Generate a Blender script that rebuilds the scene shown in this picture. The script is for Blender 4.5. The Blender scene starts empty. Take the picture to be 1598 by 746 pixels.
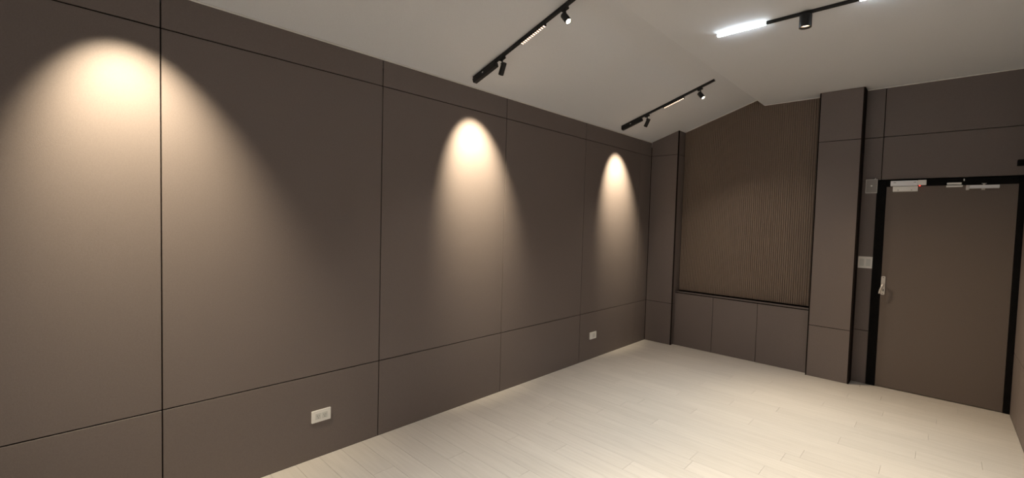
import bpy, bmesh, math, random
from mathutils import Vector, Matrix

random.seed(7)
scene = bpy.context.scene
col = scene.collection

# ------------------------------------------------------------------ camera
CAM = Vector((2.8270, 0.0, 1.5567))
YAW, PITCH, ROLL = 0.764, -0.0411, 0.0273
fwd = Vector((-math.sin(YAW) * math.cos(PITCH), math.cos(YAW) * math.cos(PITCH), math.sin(PITCH)))
rgt = Vector((math.cos(YAW), math.sin(YAW), 0))
upv = rgt.cross(fwd)
r2 = math.cos(ROLL) * rgt + math.sin(ROLL) * upv
u2 = -math.sin(ROLL) * rgt + math.cos(ROLL) * upv
cd = bpy.data.cameras.new('camera')
cd.sensor_width = 36.0
cd.lens = 36.0 * 697.6 / 1598.0
cd.clip_start = 0.02
cam = bpy.data.objects.new('camera', cd)
col.objects.link(cam)
M = Matrix((r2, u2, -fwd)).transposed().to_4x4()
M.translation = CAM
cam.matrix_world = M
scene.camera = cam

# ------------------------------------------------------------------ world / exposure
w = bpy.data.worlds.new('world')
w.use_nodes = True
w.node_tree.nodes['Background'].inputs[0].default_value = (0.5, 0.5, 0.5, 1)
w.node_tree.nodes['Background'].inputs[1].default_value = 0.02
scene.world = w
vs = scene.view_settings
vs.view_transform = 'Standard'
vs.look = 'None'
vs.exposure = 0.0
vs.gamma = 1.0
vs.use_curve_mapping = False

# light levels (the room's own lamps)
P_WALLSPOT, P_AIMSPOT, P_DRUM = 330.0, 205.0, 215.0
L_TUBE, P_GRILLE = 40.0, 9.8
WARM = (1.0, 0.85, 0.61)
WARM2 = (1.0, 0.77, 0.49)
WARM_DRUM = (0.95, 1.0, 0.97)
WARM_GRILLE = (1.0, 0.87, 0.74)
COOL = (0.86, 0.95, 1.0)

# ------------------------------------------------------------------ dimensions (metres)
Z_LOW, Z_UP, Z_EAVE = 0.5394, 2.4597, 2.6435      # panel joints, top of the left wall
SLOPE = 0.3293
Z_FLAT = 2.969                                    # flat ceiling
X_STEP = 1.278                                    # edge of the flat ceiling
Y_PIL = 5.591                                     # face of the pilasters
Y_PLINTH = 5.654
Y_BACK = 5.749                                    # wall around the door
Y_RIB = 5.777
Y_REAR = -2.33
X_RIGHT = 3.330
P1X = 0.3657                                      # first pilaster 0..P1X
P2A, P2B = 1.855, 2.2227                          # second pilaster
ZP = 0.6876                                       # plinth top
GAP = 0.006
PT = 0.010                                        # panel thickness
def zslope(x): return Z_EAVE + SLOPE * x

# ------------------------------------------------------------------ materials
def mat(name, color, rough=0.5, metal=0.0, spec=0.5, emit=None, estr=0.0):
    m = bpy.data.materials.new(name)
    m.use_nodes = True
    b = m.node_tree.nodes['Principled BSDF']
    b.inputs['Base Color'].default_value = (*color, 1)
    b.inputs['Roughness'].default_value = rough
    b.inputs['Metallic'].default_value = metal
    b.inputs['Specular IOR Level'].default_value = spec
    if emit:
        b.inputs['Emission Color'].default_value = (*emit, 1)
        b.inputs['Emission Strength'].default_value = estr
    return m

def noisy(name, c1, c2, scale, rough=0.5, spec=0.5, bump=0.0, bscale=400.0, stretch=(1, 1, 1), rand=0.0, detail=4.0):
    m = mat(name, c1, rough, spec=spec)
    nt = m.node_tree
    b = nt.nodes['Principled BSDF']
    tc = nt.nodes.new('ShaderNodeTexCoord')
    mp = nt.nodes.new('ShaderNodeMapping')
    mp.inputs['Scale'].default_value = stretch
    nt.links.new(tc.outputs['Object'], mp.inputs['Vector'])
    oi = nt.nodes.new('ShaderNodeObjectInfo')
    if rand:
        sh = nt.nodes.new('ShaderNodeVectorMath'); sh.operation = 'SCALE'
        sh.inputs[0].default_value = (37, 53, 71)
        nt.links.new(oi.outputs['Random'], sh.inputs['Scale'])
        ad = nt.nodes.new('ShaderNodeVectorMath'); ad.operation = 'ADD'
        nt.links.new(mp.outputs['Vector'], ad.inputs[0])
        nt.links.new(sh.outputs['Vector'], ad.inputs[1])
        vec = ad.outputs['Vector']
    else:
        vec = mp.outputs['Vector']
    n = nt.nodes.new('ShaderNodeTexNoise')
    n.inputs['Scale'].default_value = scale
    n.inputs['Detail'].default_value = detail
    nt.links.new(vec, n.inputs['Vector'])
    rp = nt.nodes.new('ShaderNodeValToRGB')
    rp.color_ramp.elements[0].position = 0.3
    rp.color_ramp.elements[1].position = 0.7
    rp.color_ramp.elements[0].color = (*c1, 1)
    rp.color_ramp.elements[1].color = (*c2, 1)
    nt.links.new(n.outputs['Fac'], rp.inputs['Fac'])
    out = rp.outputs['Color']
    if rand:
        mr = nt.nodes.new('ShaderNodeMapRange')
        mr.inputs['To Min'].default_value = 1 - rand
        mr.inputs['To Max'].default_value = 1 + rand
        nt.links.new(oi.outputs['Random'], mr.inputs['Value'])
        hs = nt.nodes.new('ShaderNodeHueSaturation')
        nt.links.new(mr.outputs['Result'], hs.inputs['Value'])
        nt.links.new(out, hs.inputs['Color'])
        out = hs.outputs['Color']
    nt.links.new(out, b.inputs['Base Color'])
    if bump:
        n2 = nt.nodes.new('ShaderNodeTexNoise')
        n2.inputs['Scale'].default_value = bscale
        n2.inputs['Detail'].default_value = 3
        nt.links.new(tc.outputs['Object'], n2.inputs['Vector'])
        bp = nt.nodes.new('ShaderNodeBump')
        bp.inputs['Strength'].default_value = bump
        bp.inputs['Distance'].default_value = 0.002
        nt.links.new(n2.outputs['Fac'], bp.inputs['Height'])
        nt.links.new(bp.outputs['Normal'], b.inputs['Normal'])
    return m

M_PANEL = noisy('panel_taupe', (0.164, 0.136, 0.125), (0.182, 0.151, 0.139), 160, rough=0.55, spec=0.35, bump=0.25, bscale=500, rand=0.02)
M_RIB = noisy('ribbed_taupe', (0.196, 0.148, 0.114), (0.214, 0.162, 0.125), 60, rough=0.6, spec=0.3)
M_DOOR = noisy('door_taupe', (0.144, 0.115, 0.098), (0.160, 0.128, 0.110), 160, rough=0.5, spec=0.35, bump=0.2, bscale=500)
M_JOINT = mat('joint_dark', (0.012, 0.008, 0.007), 0.8, spec=0.1)
M_BLACKFRAME = noisy('black_frame', (0.004, 0.004, 0.004), (0.007, 0.006, 0.006), 30, rough=0.7, spec=0.1)
M_CEIL = noisy('ceiling_white', (0.72, 0.74, 0.78), (0.77, 0.79, 0.83), 220, rough=0.85, spec=0.2, bump=0.35, bscale=240)
M_TRIM = mat('ceiling_bead', (0.80, 0.79, 0.77), 0.6)
M_PLANK = noisy('plank_oak', (0.530, 0.490, 0.440), (0.585, 0.543, 0.490), 3.0, rough=0.42, spec=0.4, stretch=(1.0, 16, 16), rand=0.035, detail=5)
M_SUB = mat('subfloor', (0.20, 0.17, 0.14), 0.9)
M_BLACK = mat('black_metal', (0.010, 0.010, 0.011), 0.45, spec=0.4)
M_BLACK2 = mat('black_gloss', (0.006, 0.006, 0.007), 0.3, spec=0.5)
M_WHITE = mat('white_plastic', (0.88, 0.87, 0.84), 0.4)
M_SOCKET = mat('socket_slot', (0.15, 0.14, 0.13), 0.6)
M_INSERT = mat('plastic_insert', (0.70, 0.71, 0.68), 0.35)
M_STEEL = mat('brushed_steel', (0.72, 0.68, 0.64), 0.38, metal=0.6)
M_ALU = mat('satin_aluminium', (0.90, 0.91, 0.96), 0.45)
M_GREYBOX = mat('grey_box', (0.30, 0.28, 0.265), 0.4)
M_RIM = mat('pale_rim', (0.72, 0.70, 0.68), 0.4)
M_RED = mat('red_led', (0.8, 0.05, 0.03), 0.4, emit=(1, 0.08, 0.05), estr=2.0)
M_LENS = mat('lit_lens', (1, 0.9, 0.7), 0.4, emit=(1.0, 0.82, 0.55), estr=14.0)
M_DRUMLENS = mat('lit_drum_lens', (1, 0.9, 0.75), 0.4, emit=(1.0, 0.80, 0.60), estr=3.0)
M_CELL = mat('lit_cell', (1, 0.8, 0.6), 0.4, emit=(1.0, 0.66, 0.48), estr=3.0)
M_TUBE = mat('lit_tube', (1, 1, 1), 0.4, emit=COOL, estr=L_TUBE)
M_REFL = mat('reflector', (0.75, 0.68, 0.58), 0.3, metal=0.3)

# ------------------------------------------------------------------ helpers
cache = {}
def box_mesh(sx, sy, sz, m, bev=0.0):
    key = (round(sx, 4), round(sy, 4), round(sz, 4), m.name, bev)
    if key in cache:
        return cache[key]
    bm = bmesh.new()
    bmesh.ops.create_cube(bm, size=1.0)
    bmesh.ops.scale(bm, vec=(sx, sy, sz), verts=bm.verts)
    if bev:
        bmesh.ops.bevel(bm, geom=bm.edges[:], offset=bev, segments=1, affect='EDGES')
    me = bpy.data.meshes.new('box')
    bm.to_mesh(me); bm.free()
    me.materials.append(m)
    cache[key] = me
    return me

def link(name, me, parent=None):
    o = bpy.data.objects.new(name, me)
    col.objects.link(o)
    if parent is not None:
        o.parent = parent
    return o

def box(name, a, b, m, parent=None, bev=0.0):
    """axis-aligned box between two corners given in the parent's space"""
    s = [abs(b[i] - a[i]) for i in range(3)]
    o = link(name, box_mesh(*s, m, bev), parent)
    o.location = [(a[i] + b[i]) / 2 for i in range(3)]
    return o

def from_bm(name, bm, m, parent=None, smooth=False):
    me = bpy.data.meshes.new(name)
    bmesh.ops.recalc_face_normals(bm, faces=bm.faces)
    bm.to_mesh(me); bm.free()
    me.materials.append(m)
    if smooth:
        for p in me.polygons: p.use_smooth = True
    return link(name, me, parent)

def prism_xz(bm, pts, y0, y1):
    """extrude a polygon given in x,z between two y"""
    va = [bm.verts.new((x, y0, z)) for x, z in pts]
    vb = [bm.verts.new((x, y1, z)) for x, z in pts]
    n = len(pts)
    bm.faces.new(va); bm.faces.new(vb[::-1])
    for i in range(n):
        bm.faces.new((va[i], vb[i], vb[(i + 1) % n], va[(i + 1) % n]))

def prism(name, pts, y0, y1, m, parent=None):
    bm = bmesh.new()
    prism_xz(bm, pts, y0, y1)
    return from_bm(name, bm, m, parent)

def lathe(bm, prof, n=24, mtx=None):
    """prof: list of (r, t) turned around the local z axis"""
    rings = []
    for r, t in prof:
        if r < 1e-6:
            rings.append([bm.verts.new((0, 0, t))])
        else:
            rings.append([bm.verts.new((r * math.cos(2 * math.pi * k / n), r * math.sin(2 * math.pi * k / n), t)) for k in range(n)])
    for A, B in zip(rings[:-1], rings[1:]):
        for k in range(n):
            a = [A[k % len(A)], A[(k + 1) % len(A)], B[(k + 1) % len(B)], B[k % len(B)]]
            a = list(dict.fromkeys(a))
            if len(a) > 2:
                bm.faces.new(a)
    if mtx is not None:
        bmesh.ops.transform(bm, matrix=mtx, verts=bm.verts)

def turned(name, prof, m, parent, mtx=None, n=24, sharp=35):
    bm = bmesh.new()
    lathe(bm, prof, n, mtx)
    o = from_bm(name, bm, m, parent, smooth=True)
    o.data.set_sharp_from_angle(angle=math.radians(sharp))
    return o

def frame_to(p, d):
    """matrix whose local z points along d, at p"""
    d = Vector(d).normalized()
    q = d.to_track_quat('Z', 'Y')
    mm = q.to_matrix().to_4x4()
    mm.translation = Vector(p)
    return mm

def rod(name, a, b, r, m, parent, n=10):
    a, b = Vector(a), Vector(b)
    l = (b - a).length
    return turned(name, [(0, 0), (r, 0), (r, l), (0, l)], m, parent, frame_to(a, b - a), n)

def empty(name, loc, rot=(0, 0, 0)):
    o = bpy.data.objects.new(name, None)
    o.empty_display_size = 0.05
    col.objects.link(o)
    o.location = loc
    o.rotation_euler = rot
    return o

def tag(o, label, cat, group=None, kind=None):
    o['label'] = label
    o['category'] = cat
    if group: o['group'] = group
    if kind: o['kind'] = kind
    return o

# ------------------------------------------------------------------ floor of planks
floor = box('floor', (-0.2, Y_REAR - 0.2, -0.14), (X_RIGHT + 0.2, 6.0, -0.012), M_SUB)
tag(floor, 'pale greige wood plank floor of the empty room', 'floor', kind='structure')
PW = 0.1455
rows = []
k0 = math.floor((Y_REAR - 2.804) / PW) + 1
fl = floor.location
yy = 2.804 + k0 * PW
edges = [Y_REAR] + [2.804 + k * PW for k in range(k0, 60) if 2.804 + k * PW < Y_RIB - 0.02] + [Y_RIB]
PLEN = 1.21
for ri in range(len(edges) - 1):
    y0, y1 = edges[ri], edges[ri + 1]
    if y1 - y0 < 0.01: continue
    if abs(y0 - 2.804) < 0.02: off = 1.715
    elif abs(y0 - 3.386) < 0.02: off = 2.125
    else: off = (ri * 0.437 + random.uniform(-0.12, 0.12)) % PLEN
    cuts = [0.0]
    x = off % PLEN
    while x < X_RIGHT - 0.08:
        if x > 0.08: cuts.append(round(x, 3))
        x += PLEN
    cuts.append(X_RIGHT)
    for a, b in zip(cuts[:-1], cuts[1:]):
        g = 0.0005
        o = box('plank', (a + g, y0 + g, -0.012), (b - g, y1 - g, 0.0), M_PLANK, None, 0.0006)
        o.parent = floor
        o.location = Vector(o.location) - fl

# ------------------------------------------------------------------ ceiling
bm = bmesh.new()
prism_xz(bm, [(-0.2, zslope(-0.2)), (1.40, zslope(1.40)), (1.40, zslope(1.40) + 0.12), (-0.2, zslope(-0.2) + 0.12)], Y_REAR - 0.2, 6.0)
ceiling = empty('ceiling', (X_STEP, 2.0, Z_FLAT))
tag(ceiling, 'off-white ceiling, sloped over the long wall and flat beyond the step', 'ceiling', kind='structure')
def ceil_child(o):
    o.parent = ceiling
    o.location = Vector(o.location) - Vector(ceiling.location)
    return o
ceil_child(from_bm('sloped_board', bm, M_CEIL))
ceil_child(box('flat_board', (X_STEP, Y_REAR - 0.2, Z_FLAT), (X_RIGHT + 0.2, 6.0, Z_FLAT + 0.09), M_CEIL))

# ------------------------------------------------------------------ walls clad in panels
def wall_root(name, a, b, label, m=M_JOINT):
    o = box(name, a, b, m)
    return tag(o, label, 'wall', kind='structure')

def child_box(root, name, a, b, m, bev=0.0012):
    o = box(name, a, b, m, root, bev)
    o.location = Vector(o.location) - Vector(root.location)
    return o

def child_obj(root, o):
    o.parent = root
    o.location = Vector(o.location) - Vector(root.location)
    return o

g2 = GAP / 2
# left wall, face of the panels at x = 0
wl = wall_root('wall_left', (-0.16, Y_REAR - 0.16, -0.012), (-PT, Y_RIB + 0.18, Z_EAVE - 0.06), 'long left wall clad in taupe panels with three warm light pools')
ys = [Y_REAR, -2.0377, -0.8177, 0.4023, 1.6224, 2.8424, 4.0721, 5.302, Y_PIL]
for y0, y1 in zip(ys[:-1], ys[1:]):
    for z0, z1 in ((0.0, Z_LOW), (Z_LOW, Z_UP), (Z_UP, Z_EAVE - 0.002)):
        child_box(wl, 'panel', (-PT, y0 + g2, z0 + (g2 if z0 else 0.001)), (0, y1 - g2, z1 - (g2 if z1 < 2.6 else 0)), M_PANEL)

# right wall
wr = wall_root('wall_right', (X_RIGHT + PT, Y_REAR - 0.16, -0.012), (X_RIGHT + 0.16, Y_RIB + 0.18, Z_FLAT - 0.001), 'right wall of taupe panels, a sliver beside the black door frame')
ysr = [Y_REAR, -2.0377, -0.8177, 0.4023, 1.6224, 2.8424, 4.0721, 5.302, Y_BACK]
for y0, y1 in zip(ysr[:-1], ysr[1:]):
    for z0, z1 in ((0.0, Z_LOW), (Z_LOW, Z_UP), (Z_UP, Z_FLAT - 0.002)):
        child_box(wr, 'panel', (X_RIGHT, y0 + g2, z0 + (g2 if z0 else 0.001)), (X_RIGHT + PT, y1 - g2, z1 - (g2 if z1 < 2.6 else 0)), M_PANEL)

# wall behind the camera
wf = wall_root('wall_front', (-0.01, Y_REAR - 0.16, -0.012), (X_RIGHT + 0.01, Y_REAR - PT, Z_EAVE - 0.06), 'taupe panelled wall behind the camera')
xs = [0.0, 0.445, 1.665, 2.885, X_RIGHT]
for x0, x1 in zip(xs[:-1], xs[1:]):
    for z0, z1 in ((0.0, Z_LOW), (Z_LOW, Z_UP)):
        child_box(wf, 'panel', (x0 + g2, Y_REAR - PT, z0 + (g2 if z0 else 0.001)), (x1 - g2, Y_REAR, z1 - g2), M_PANEL)
def gable(x0, x1):
    pts = [(x0, Z_UP + g2), (x1, Z_UP + g2)]
    if x1 <= X_STEP: pts += [(x1, zslope(x1) - 0.002), (x0, zslope(x0) - 0.002)]
    elif x0 >= X_STEP: pts += [(x1, Z_FLAT - 0.002), (x0, Z_FLAT - 0.002)]
    else: pts += [(x1, Z_FLAT - 0.002), (X_STEP - 0.002, Z_FLAT - 0.002), (X_STEP - 0.002, zslope(X_STEP) - 0.003), (x0, zslope(x0) - 0.002)]
    return pts
for x0, x1 in zip(xs[:-1], xs[1:]):
    child_obj(wf, prism('panel', gable(x0 + g2, x1 - g2), Y_REAR - PT, Y_REAR, M_PANEL))

# back wall core
wb = wall_root('wall_back', (-0.01, Y_RIB + 0.012, -0.012), (X_RIGHT + 0.01, Y_RIB + 0.17, Z_EAVE - 0.06), 'back wall with ribbed centre panel, two pilasters and a door')
# gable infill above the core so that no light leaks
child_obj(wb, prism('gable_board', [(-0.01, Z_EAVE - 0.06), (X_RIGHT, Z_EAVE - 0.06), (X_RIGHT, Z_FLAT - 0.001), (X_STEP - 0.003, Z_FLAT - 0.001), (X_STEP - 0.003, zslope(X_STEP) - 0.003), (-0.01, zslope(-0.01) - 0.003)], Y_RIB + 0.012, Y_RIB + 0.17, M_JOINT))
# ribbed panel: board and its fine ribs
def ribtop(x):
    return (zslope(x) if x < X_STEP else Z_FLAT) - 0.003
RX0, RX1 = P1X + 0.004, P2A - 0.002
board = child_obj(wb, prism('ribbed_panel', [(RX0, ZP + 0.02), (RX1, ZP + 0.02), (RX1, ribtop(RX1)), (X_STEP + 0.001, ribtop(X_STEP + 0.001)), (X_STEP - 0.002, ribtop(X_STEP - 0.002)), (RX0, ribtop(RX0))], Y_RIB, Y_RIB + 0.011, M_RIB))
board['label'] = 'finely ribbed taupe wall panel'
bm = bmesh.new()
pitch = 0.0213
n = int((RX1 - RX0) / pitch)
for k in range(n):
    xc = RX0 + (k + 0.5) * pitch
    zt = min(ribtop(xc - 0.009), ribtop(xc + 0.009))
    zb = ZP + 0.022
    prof = [(-0.0068, 0.0), (-0.0055, -0.008), (0.0055, -0.008), (0.0068, 0.0)]
    va = [bm.verts.new((xc + dx, Y_RIB + dy, zb)) for dx, dy in prof]
    vb = [bm.verts.new((xc + dx, Y_RIB + dy, zt)) for dx, dy in prof]
    for i in range(3):
        bm.faces.new((va[i], va[i + 1], vb[i + 1], vb[i]))
    bm.faces.new(va); bm.faces.new(vb)
ribs = from_bm('ribs', bm, M_RIB)
ribs.parent = board
ribs.location = -(Vector(wb.location) + Vector(board.location))
ribs['kind'] = 'stuff'

# low boxed-out base of three panels below the ribs
base = box('trim_3', (P1X + 0.003, Y_PLINTH + PT, 0.0), (P2A - 0.003, Y_RIB + 0.011, ZP), M_JOINT)
tag(base, 'low boxed-out base of three taupe panels under the ribbed panel', 'wainscot', kind='structure')
px = [P1X + 0.003, 0.852, 1.347, P2A - 0.003]
for x0, x1 in zip(px[:-1], px[1:]):
    child_box(base, 'panel', (x0 + g2 * .7, Y_PLINTH, 0.001), (x1 - g2 * .7, Y_PLINTH + PT, ZP - 0.011), M_PANEL)
child_box(base, 'ledge', (P1X + 0.005, Y_PLINTH + PT, ZP), (P2A - 0.005, Y_RIB - 0.009, ZP + 0.003), M_PANEL, 0)

# pilasters
def pilaster(name, x0, x1, yb, topf, label, wall_side=True):
    z0t = min(topf(x0), topf(x1)) - 0.06
    core = box(name, (x0 + (0 if x0 < .01 else 0.001), Y_PIL + PT, 0.0), (x1 - PT, yb, z0t), M_JOINT)
    tag(core, label, 'pilaster', kind='structure')
    for za, zb in ((0.001, Z_LOW - g2), (Z_LOW + g2, Z_UP - g2)):
        child_box(core, 'panel', (x0 + 0.003, Y_PIL, za), (x1 - 0.003, Y_PIL + PT, zb), M_PANEL)
        child_box(core, 'side_panel', (x1 - PT, Y_PIL + PT + 0.002, za), (x1, yb, zb), M_PANEL)
    xa, xb = x0 + 0.003, x1 - 0.003
    child_obj(core, prism('panel', [(xa, Z_UP + g2), (xb, Z_UP + g2), (xb, topf(xb) - 0.002), (xa, topf(xa) - 0.002)], Y_PIL, Y_PIL + PT, M_PANEL))
    child_obj(core, prism('side_panel', [(x1 - PT, Z_UP + g2), (x1, Z_UP + g2), (x1, topf(x1) - 0.004), (x1 - PT, topf(x1 - PT) - 0.004)], Y_PIL + PT + 0.002, yb, M_PANEL))
    # black corner bead along the free edge
    if x0 > 0.5:
        child_obj(core, prism('corner_bead', [(x0 - 0.002, 0.0), (x0 + 0.009, 0.0), (x0 + 0.009, topf(x0) - 0.005), (x0 - 0.002, topf(x0) - 0.005)], Y_PIL - 0.0015, Y_PIL + PT - 0.0005, M_JOINT))
    child_obj(core, prism('corner_bead', [(x1 - 0.010, 0.0), (x1 + 0.003, 0.0), (x1 + 0.003, topf(x1) - 0.005), (x1 - 0.010, topf(x1 - .010) - 0.005)], Y_PIL - 0.0015, Y_PIL + PT + 0.002, M_JOINT))
    return core
pilaster('trim_1', 0.002, P1X, Y_RIB + 0.011, zslope, 'narrow taupe pilaster in the corner beside the long left wall')
p2 = pilaster('trim_2', P2A, P2B, Y_BACK + 0.02, lambda x: Z_FLAT, 'taupe pilaster between the ribbed panel and the door')
# dark strip on the pilaster flank facing the door
child_box(p2, 'shadow_strip', (P2B, Y_PIL + PT + 0.002, 0.0), (P2B + 0.004, Y_BACK - 0.001, Z_FLAT - 0.006), M_JOINT, 0)

# wall around the door
FX0, DX0, DX1, DZ, FZ = 2.346, 2.4186, 3.288, 1.990, 2.052
JX = 2.374
for a, b in (((P2B + 0.002, 0.001), (FX0, Z_LOW - g2)), ((P2B + 0.002, Z_LOW + g2), (FX0, FZ + 0.006))):
    child_box(wb, 'panel', (a[0], Y_BACK, a[1]), (b[0] - 0.001, Y_RIB + 0.012, b[1]), M_PANEL)
ZU2 = 2.482
for x0, x1 in ((P2B + 0.002, JX - g2), (JX + g2, X_RIGHT - 0.002)):
    child_box(wb, 'panel', (x0, Y_BACK, FZ + 0.010), (x1, Y_RIB + 0.012, ZU2 - g2), M_PANEL)
    child_box(wb, 'panel', (x0, Y_BACK, ZU2 + g2), (x1, Y_RIB + 0.012, Z_FLAT - 0.002), M_PANEL)

# ceiling beads (thin white sealant lines)
def bead(name, a, b, label, r=0.005):
    bm = bmesh.new()
    a, b = Vector(a), Vector(b)
    lathe(bm, [(0, 0), (r, 0), (r, (b - a).length), (0, (b - a).length)], 6, frame_to(a, b - a))
    o = from_bm(name, bm, M_TRIM)
    return tag(o, label, 'trim', kind='structure')
bead('trim_4', (0.004, Y_REAR, Z_EAVE - 0.004), (0.004, Y_PIL, Z_EAVE - 0.004), 'thin white bead where the left wall meets the sloped ceiling')
bead('trim_5', (P2B + 0.006, Y_BACK - 0.003, Z_FLAT - 0.005), (X_RIGHT, Y_BACK - 0.003, Z_FLAT - 0.005), 'thin white bead where the wall above the door meets the ceiling')
bead('trim_6', (X_STEP + 0.01, Y_RIB - 0.014, Z_FLAT - 0.004), (P2A - 0.004, Y_RIB - 0.014, Z_FLAT - 0.004), 'thin white bead between ribbed panel and flat ceiling')
bead('trim_7', (P1X + 0.006, Y_RIB - 0.014, zslope(P1X) - 0.004), (X_STEP - 0.01, Y_RIB - 0.014, zslope(X_STEP) - 0.007), 'thin white bead between ribbed panel and sloped ceiling')

# ------------------------------------------------------------------ door
door = empty('door_1', ((DX0 + DX1) / 2, Y_BACK, 0))
tag(door, 'flush taupe door in a black frame at the right end', 'door', kind='structure')
def dchild(name, a, b, m, bev=0.001, parent=None):
    o = box(name, a, b, m, door, bev)
    o.location = Vector(o.location) - Vector(door.location)
    return o
dchild('leaf', (DX0, Y_BACK - 0.002, 0.006), (DX1, Y_RIB + 0.008, DZ), M_DOOR, 0.002)
dchild('frame_jamb', (FX0, Y_BACK - 0.008, 0.0), (DX0 - 0.001, Y_RIB + 0.012, FZ), M_BLACKFRAME, 0.002)
dchild('frame_jamb', (DX1 + 0.001, Y_BACK - 0.008, 0.0), (X_RIGHT - 0.001, Y_RIB + 0.012, FZ), M_BLACKFRAME, 0.002)
dchild('frame_head', (DX0 - 0.001, Y_BACK - 0.008, DZ + 0.001), (DX1 + 0.001, Y_RIB + 0.012, FZ), M_BLACKFRAME, 0.002)
# handle: long narrow backplate, lever hanging down, keyhole
hx, hz = 2.437, 1.015
def rounded_plate(name, w_, h_, t, m, parent, loc, r=None):
    bm = bmesh.new()
    r = r or w_ / 2
    pts = []
    for cx, cz, a0 in ((w_ / 2 - r, h_ / 2 - r, 0), (-w_ / 2 + r, h_ / 2 - r, 90), (-w_ / 2 + r, -h_ / 2 + r, 180), (w_ / 2 - r, -h_ / 2 + r, 270)):
        for k in range(5):
            a = math.radians(a0 + k * 22.5)
            pts.append((cx + r * math.cos(a), cz + r * math.sin(a)))
    prism_xz(bm, pts, 0, t)
    bmesh.ops.remove_doubles(bm, verts=bm.verts, dist=1e-5)
    o = from_bm(name, bm, m, parent)
    o.location = loc
    return o
handle = rounded_plate('handle', 0.032, 0.185, 0.008, M_STEEL, door, Vector((hx, Y_BACK - 0.010, hz)) - Vector(door.location), 0.010)
handle['label'] = 'pale metal lever handle on a long narrow plate'
rod('spindle', (0.0, 0, 0.012), (0.0, -0.042, 0.012), 0.009, M_STEEL, handle, 12)
bm = bmesh.new()
P = [Vector((0.004, -0.040, 0.022)), Vector((-0.004, -0.046, -0.010)), Vector((-0.016, -0.047, -0.045)), Vector((-0.022, -0.044, -0.080))]
prev = None
for i, p in enumerate(P):
    ww = (0.011, 0.011, 0.009, 0.008)[i]
    ring = [bm.verts.new(p + Vector((ww * math.cos(t), 0.006 * math.sin(t), 0))) for t in [2 * math.pi * k / 10 for k in range(10)]]
    if prev:
        for k in range(10):
            bm.faces.new((prev[k], prev[(k + 1) % 10], ring[(k + 1) % 10], ring[k]))
    else:
        bm.faces.new(ring)
    prev = ring
bm.faces.new(prev)
from_bm('lever', bm, M_STEEL, handle, smooth=True)
rounded_plate('keyhole', 0.010, 0.026, 0.003, M_SOCKET, handle, (0.004, -0.002, -0.046))
for s in (-1, 1):
    rod('screw', (0, 0, s * 0.080), (0, -0.002, s * 0.080), 0.004, M_SOCKET, handle, 8)

# ------------------------------------------------------------------ door hardware
YB = Y_BACK
# magnetic lock: body on the head of the frame, end cap, led; plate on the leaf below
t = empty('magnetic_lock', (2.575, YB - 0.009, 2.005))
tag(t, 'white magnetic lock bar on the door head with armature plate below', 'door lock')
def local_box(root, name, a, b, m, bev=0.001):
    o = box(name, a, b, m, root, bev)
    return o
local_box(t, 'lock_body', (-0.126, -0.030, -0.012), (0.070, 0, 0.038), M_ALU, 0.002)
local_box(t, 'end_cap', (0.071, -0.028, -0.008), (0.131, 0, 0.040), M_WHITE, 0.002)
local_box(t, 'armature_plate', (-0.108, -0.016, -0.066), (0.074, 0.006, -0.015), M_WHITE, 0.002)
for x in (-0.095, 0.052):
    local_box(t, 'screw_slot', (x - 0.009, -0.0315, 0.019), (x + 0.009, -0.030, 0.023), M_SOCKET, 0)
for x in (-0.068, 0.030):
    rod('bolt', (x, -0.016, -0.052), (x, -0.018, -0.052), 0.004, M_SOCKET, t, 8)
rod('indicator_led', (0.086, -0.012, -0.008), (0.086, -0.012, -0.016), 0.006, M_RED, t, 10)

t = empty('door_contact', (2.893, YB - 0.0085, 1.993))
tag(t, 'small white two-piece contact sensor on the door head', 'door sensor')
local_box(t, 'magnet', (-0.052, -0.014, -0.022), (0.056, 0.006, -0.004), M_WHITE, 0.003)
local_box(t, 'switch', (-0.048, -0.016, 0.002), (0.048, 0, 0.020), M_WHITE, 0.003)
local_box(t, 'cable_clip', (0.058, -0.006, 0.032), (0.066, 0, 0.052), M_WHITE, 0.002)

t = empty('door_closer', (3.075, YB - 0.004, 1.972))
tag(t, 'silver bar-shaped door closer at the top right of the door', 'door closer')
local_box(t, 'closer_body', (-0.085, -0.034, -0.017), (0.100, 0.002, 0.012), M_ALU, 0.003)
local_box(t, 'end_block', (-0.106, -0.036, -0.030), (-0.084, 0.002, 0.014), M_STEEL, 0.003)
rod('pivot', (0.003, -0.018, -0.017), (0.003, -0.018, -0.032), 0.012, M_STEEL, t, 12)
rod('arm_pin', (0.006, -0.018, 0.012), (0.006, -0.018, 0.024), 0.008, M_STEEL, t, 10)
local_box(t, 'arm', (-0.010, -0.024, 0.024), (0.022, -0.012, 0.028), M_STEEL, 0.001)

# exit sensor box and switch plate on the strip of wall between pilaster and door frame
t = empty('exit_button', (2.303, YB, 1.999))
tag(t, 'square grey exit sensor box with pale rim beside the door top', 'exit button')
local_box(t, 'box', (-0.042, -0.020, -0.066), (0.042, 0, 0.066), M_GREYBOX, 0.002)
for a, b in (((-0.046, -0.024, 0.064), (0.046, 0, 0.068)), ((-0.046, -0.024, -0.069), (0.046, 0, -0.064))):
    local_box(t, 'rim', a, b, M_RIM, 0.001)
for a, b in (((-0.046, -0.024, -0.064), (-0.042, 0, 0.064)), ((0.042, -0.024, -0.064), (0.046, 0, 0.064))):
    local_box(t, 'rim', a, b, M_RIM, 0.001)
rod('sensor_dot', (0.0, -0.020, 0.003), (0.0, -0.023, 0.003), 0.008, M_WHITE, t, 12)
rod('cable', (0.022, -0.010, 0.068), (0.030, -0.010, 0.080), 0.004, M_RIM, t, 8)

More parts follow.
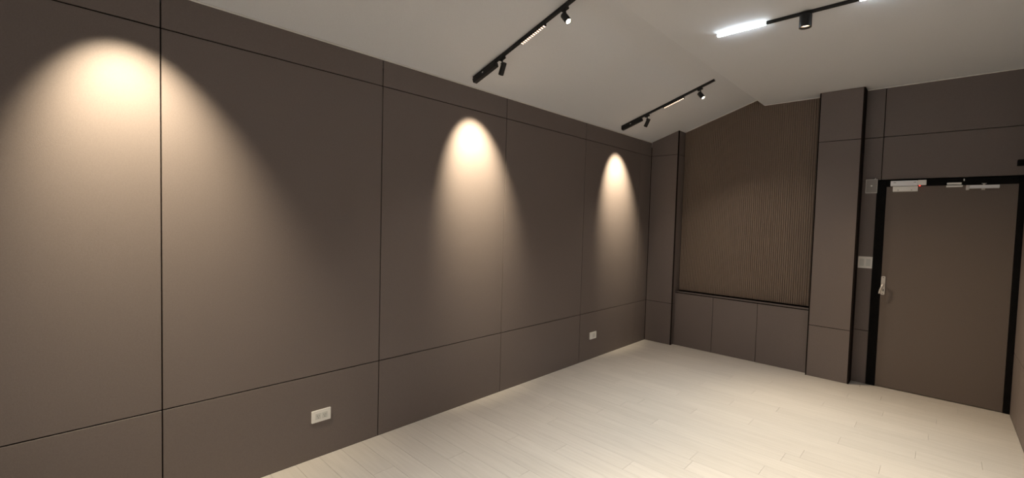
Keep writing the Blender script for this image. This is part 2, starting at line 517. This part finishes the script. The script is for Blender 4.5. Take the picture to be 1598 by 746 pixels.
t = empty('light_switch', (2.287, YB, 1.232))
tag(t, 'white double light switch plate between pilaster and door frame', 'light switch')
rounded_plate('cover_plate', 0.114, 0.118, 0.008, M_WHITE, t, (0, -0.008, 0), 0.004)
for x in (-0.026, 0.026):
    f = local_box(t, 'rocker', (x - 0.017, -0.011, -0.036), (x + 0.017, -0.008, 0.036), M_INSERT, 0.001)
    f2 = box('marker', (-0.008, -0.003, 0.018), (0.008, -0.0015, 0.022), M_RIM, f)

# black box high on the right wall by the door corner
t = empty('wall_fitting', (X_RIGHT, 5.60, 2.150))
tag(t, 'small black fitting high on the right wall above the door corner', 'wall fitting')
local_box(t, 'mount_plate', (-0.008, -0.035, -0.035), (0.0, 0.035, 0.035), M_BLACKFRAME, 0.001)
local_box(t, 'housing', (-0.072, -0.028, -0.024), (-0.008, 0.028, 0.026), M_BLACKFRAME, 0.003)

# ------------------------------------------------------------------ outlets on the left wall
def wall_plate(name, y, z, ww, hh, label, cat):
    # local x runs along the wall (world -y .. +y), the plate faces +x
    t = empty(name, (0, y, z), (0, 0, math.radians(90)))
    tag(t, label, cat, 'white sockets on the long left wall')
    rounded_plate('cover_plate', ww, hh, 0.008, M_WHITE, t, (0, -0.008, 0), 0.003)
    return t
t = wall_plate('power_outlet', 1.2145, 0.271, 0.122, 0.076, 'white double power outlet low on the left wall, nearest the camera', 'outlet')
for x in (-0.021, 0.021):
    f = local_box(t, 'socket_face', (x - 0.018, -0.010, -0.020), (x + 0.018, -0.008, 0.020), M_INSERT, 0.0008)
    for dx, dz in ((-0.006, 0.003), (0.006, 0.003)):
        box('slot', (dx - 0.0011, -0.0016, dz - 0.005), (dx + 0.0011, -0.0009, dz + 0.005), M_SOCKET, f)
    box('ground_hole', (-0.0025, -0.0016, -0.012), (0.0025, -0.0009, -0.007), M_SOCKET, f)
t = wall_plate('data_outlet', 4.330, 0.268, 0.132, 0.080, 'small white wall socket near the back corner', 'outlet')
f = local_box(t, 'socket_face', (-0.010, -0.010, -0.024), (0.038, -0.008, 0.024), M_INSERT, 0.0008)
box('slot', (-0.008, -0.0018, -0.006), (0.008, -0.0009, 0.006), M_RIM, f)

# ------------------------------------------------------------------ track lights
THETA = math.atan(SLOPE)
ROT = Matrix.Rotation(-THETA, 4, 'Y')            # local x climbs the slope, local -z hangs below
TRACK_H, TRACK_W = 0.020, 0.026

def slope_track(y, x0, x1, label):
    ln = (x1 - x0) / math.cos(THETA)
    t = empty('light_track', (x0, y, zslope(x0)), (0, -THETA, 0))
    tag(t, label, 'light track', 'black light tracks on the ceiling')
    h = TRACK_H
    box('rail', (0, -TRACK_W / 2, -h), (ln, TRACK_W / 2, -0.0005), M_BLACK, t, 0.001)
    box('end_cap', (ln, -TRACK_W / 2 - .001, -h - .001), (ln + 0.006, TRACK_W / 2 + .001, -0.0005), M_BLACK2, t, 0.001)
    d = box('power_box', (-0.004, -0.020, -h - 0.034), (0.255, 0.020, -h), M_BLACK, t, 0.003)
    box('power_screw', (-0.014, -0.0215, 0.002), (0.000, -0.020, 0.010), M_RIM, d)
    return t

def spotlight(base, rot, stem, back, d, blen, brad, power, colr, lens, size, blend, label, group, up_len=0.05, lift=0.0):
    """base: point under the rail; stem end and barrel back given relative to base (world axes); d: aim"""
    t = empty('track_spotlight', base)
    tag(t, label, 'spotlight', group)
    d = Vector(d).normalized()
    ad = box('adapter', (-up_len / 2, -0.015, -0.018), (up_len / 2, 0.015, 0.0), M_BLACK, t, 0.002)
    ad.rotation_euler = rot
    ad.location = Matrix.Rotation(rot[1], 3, 'Y') @ Vector((0, 0, -0.009))
    s0 = Matrix.Rotation(rot[1], 3, 'Y') @ Vector((0, 0, -0.016))
    rod('stem', s0, stem, 0.0055, M_BLACK, t, 10)
    turned('knuckle', [(0, -0.010), (0.008, -0.008), (0.008, 0.008), (0, 0.010)], M_BLACK, t, frame_to(stem, (0, 1, 0)), 12)
    m = frame_to(back, d)
    R = brad
    barrel = turned('barrel', [(0, 0), (R - 0.003, 0), (R, 0.003), (R, blen - 0.001), (R - 0.001, blen), (R - 0.0035, blen), (R - 0.0045, blen - 0.010), (0, blen - 0.0105)], M_BLACK, t, m)
    lz = blen - 0.0055
    turned('lens', [(0, lz + 0.004), (R * 0.45, lz + 0.0028), (R - 0.0047, lz), (R - 0.0047, lz - 0.002), (0, lz - 0.002)], lens, barrel, m)
    ld = bpy.data.lights.new('beam', 'SPOT')
    ld.energy = power
    ld.color = colr
    ld.spot_size = math.radians(size)
    ld.spot_blend = blend
    ld.shadow_soft_size = R * 0.6
    lo = bpy.data.objects.new('beam', ld)
    col.objects.link(lo)
    lo.parent = t
    lo.matrix_local = frame_to(Vector(back) + d * (blen + 0.004), -d)
    return t

def grille(t_y, x0, label, ln=0.225):
    """linear grille lamp: two rows of small lit cells"""
    b = Vector((x0, t_y, zslope(x0))) + Vector((math.sin(THETA), 0, -math.cos(THETA))) * TRACK_H
    t = empty('grille_light', b, (0, -THETA, 0))
    tag(t, label, 'grille light', 'linear grille lights on the sloped tracks')
    box('housing', (-0.004, -0.013, -0.016), (ln + 0.004, 0.013, 0), M_BLACK, t, 0.001)
    n = 12
    for r in (-1, 1):
        for k in range(n):
            cx = (k + 0.5) * ln / n
            box('cell', (cx - 0.0048, r * 0.0062 - 0.0036, -0.0175), (cx + 0.0048, r * 0.0062 + 0.0036, -0.0155), M_CELL, t)
    ld = bpy.data.lights.new('grille_glow', 'AREA')
    ld.shape = 'RECTANGLE'; ld.size = ln; ld.size_y = 0.022
    ld.energy = P_GRILLE; ld.color = WARM_GRILLE; ld.spread = math.radians(110)
    lo = bpy.data.objects.new('grille_glow', ld)
    col.objects.link(lo); lo.parent = t
    lo.location = (ln / 2, 0, -0.0195)
    return t

def under(x, y):
    return Vector((x, y, zslope(x))) + Vector((math.sin(THETA), 0, -math.cos(THETA))) * TRACK_H

GW = 'wall-facing spotlights on the sloped tracks'
GF = 'floor-facing spotlights on the sloped tracks'
SL = [
    (0.178, 'above the frame', 'black light track on the sloped ceiling beside the camera, above the frame',
     'wall spotlight above the frame that lights the leftmost pool', 'floor spotlight above the frame on the track beside the camera', 'grille light above the frame on the track beside the camera'),
    (2.350, '', 'black light track on the sloped ceiling running out of the top edge',
     'black spotlight tilted at the wall beside the nearer track power box', 'glowing black spotlight at the top edge, upper end of the nearer sloped track', 'row of small lit cells on the nearer sloped track'),
    (4.612, '', 'black light track on the sloped ceiling near the back corner',
     'small black spotlight tilted at the wall near the back corner', 'small glowing spotlight at the upper end of the far sloped track', 'row of tiny lit cells on the far sloped track near the back corner'),
]
for y, _, l1, l2, l3, l4 in SL:
    slope_track(y, 0.111, 1.125, l1)
    spotlight(under(0.415, y), (0, -THETA, 0), (0.004, 0.0, -0.048), (0.026, 0.0, -0.043), (-0.60, 0.17, -1.0) if y > 1 else (-0.455, 0.15, -1.0), 0.092, 0.020,
              P_WALLSPOT if y > 1 else 0.74 * P_WALLSPOT, WARM, M_LENS, 57 if y > 1 else 65, 1.0, l2, GW)
    spotlight(under(0.985, y), (0, -THETA, 0), (0.014, 0.0, -0.052), (-0.006, 0.0, -0.045), (0.85, -0.15, -1.0), 0.078, 0.022,
              P_AIMSPOT, WARM2, M_LENS, 84, 1.0, l3, GF)
    grille(y, 0.605, l4)

def flat_track(y, label, tl1, tl2, dl):
    x0, x1 = 1.566, 3.20
    t = empty('light_track', (x0, y, Z_FLAT))
    tag(t, label, 'light track', 'black light tracks on the ceiling')
    for ra, rb in ((1.898, 2.398), (2.728, x1)):
        box('rail', (ra - x0, -0.011, -0.018), (rb - x0, 0.011, -0.0005), M_BLACK, t, 0.001)
    box('end_cap', (x1 - x0, -0.012, -0.019), (x1 - x0 + 0.006, 0.012, -0.0005), M_BLACK2, t, 0.001)
    for xa, lab in ((1.570, tl1), (2.400, tl2)):
        q = empty('tube_light', (xa, y, Z_FLAT - 0.0005))
        tag(q, lab, 'tube light', 'white tube lights on the flat ceiling tracks')
        bm = bmesh.new()
        prof = [(-0.011, -0.003), (-0.011, -0.012)] + [(-0.011 * math.cos(a), -0.012 - 0.010 * math.sin(a)) for a in [math.pi * k / 8 for k in range(1, 8)]] + [(0.011, -0.012), (0.011, -0.003)]
        va = [bm.verts.new((0.004, a, b)) for a, b in prof]
        vb = [bm.verts.new((0.322, a, b)) for a, b in prof]
        for i in range(len(prof) - 1):
            bm.faces.new((va[i], va[i + 1], vb[i + 1], vb[i]))
        bm.faces.new((va[-1], va[0], vb[0], vb[-1]))
        bm.faces.new(va); bm.faces.new(vb)
        from_bm('diffuser', bm, M_TUBE, q)
        for xe in (0.0, 0.322):
            box('end_cap', (xe, -0.011, -0.021), (xe + 0.004, 0.011, 0.0), M_BLACK, q)
        box('base_strip', (0.004, -0.010, -0.003), (0.322, 0.010, 0.0), M_BLACK, q)
    q = empty('drum_spotlight', (2.125, y, Z_FLAT - 0.018))
    tag(q, dl, 'spotlight', 'drum spotlights on the flat ceiling tracks')
    box('adapter', (-0.032, -0.018, -0.010), (0.032, 0.018, 0.0), M_BLACK, q, 0.002)
    R, H = 0.036, 0.078
    m = frame_to((0, 0, -0.008), (0, 0, -1))
    body = turned('barrel', [(0, 0), (R, 0), (R, H), (R - 0.002, H), (R - 0.006, H - 0.006), (R - 0.010, H - 0.022), (0, H - 0.0225)], M_BLACK, q, m, 32)
    turned('reflector', [(R - 0.0025, H - 0.0005), (R - 0.011, H - 0.020)], M_REFL, body, m, 32)
    turned('lens', [(0, H - 0.016), (R - 0.012, H - 0.016), (R - 0.012, H - 0.020), (0, H - 0.020)], M_DRUMLENS, body, m, 32)
    ld = bpy.data.lights.new('beam', 'SPOT')
    ld.energy = P_DRUM; ld.color = WARM_DRUM; ld.spot_size = math.radians(86); ld.spot_blend = 1.0; ld.shadow_soft_size = 0.02
    lo = bpy.data.objects.new('beam', ld); col.objects.link(lo); lo.parent = q
    lo.location = (0, 0, -0.008 - H - 0.004)

flat_track(3.440, 'black light track on the flat ceiling carrying white tubes and a drum spotlight',
           'glowing white tube light at the left end of the flat ceiling track', 'white tube light cut by the top edge right of the drum spotlight', 'black drum spotlight hanging straight down from the flat ceiling track')
flat_track(1.180, 'black light track on the flat ceiling overhead, above the frame',
           'white tube light overhead above the frame, inner end of its track', 'white tube light overhead above the frame, outer end of its track', 'black drum spotlight overhead above the frame')
flat_track(-1.080, 'black light track on the flat ceiling behind the camera',
           'white tube light behind the camera, inner end of its track', 'white tube light behind the camera, outer end of its track', 'black drum spotlight behind the camera')
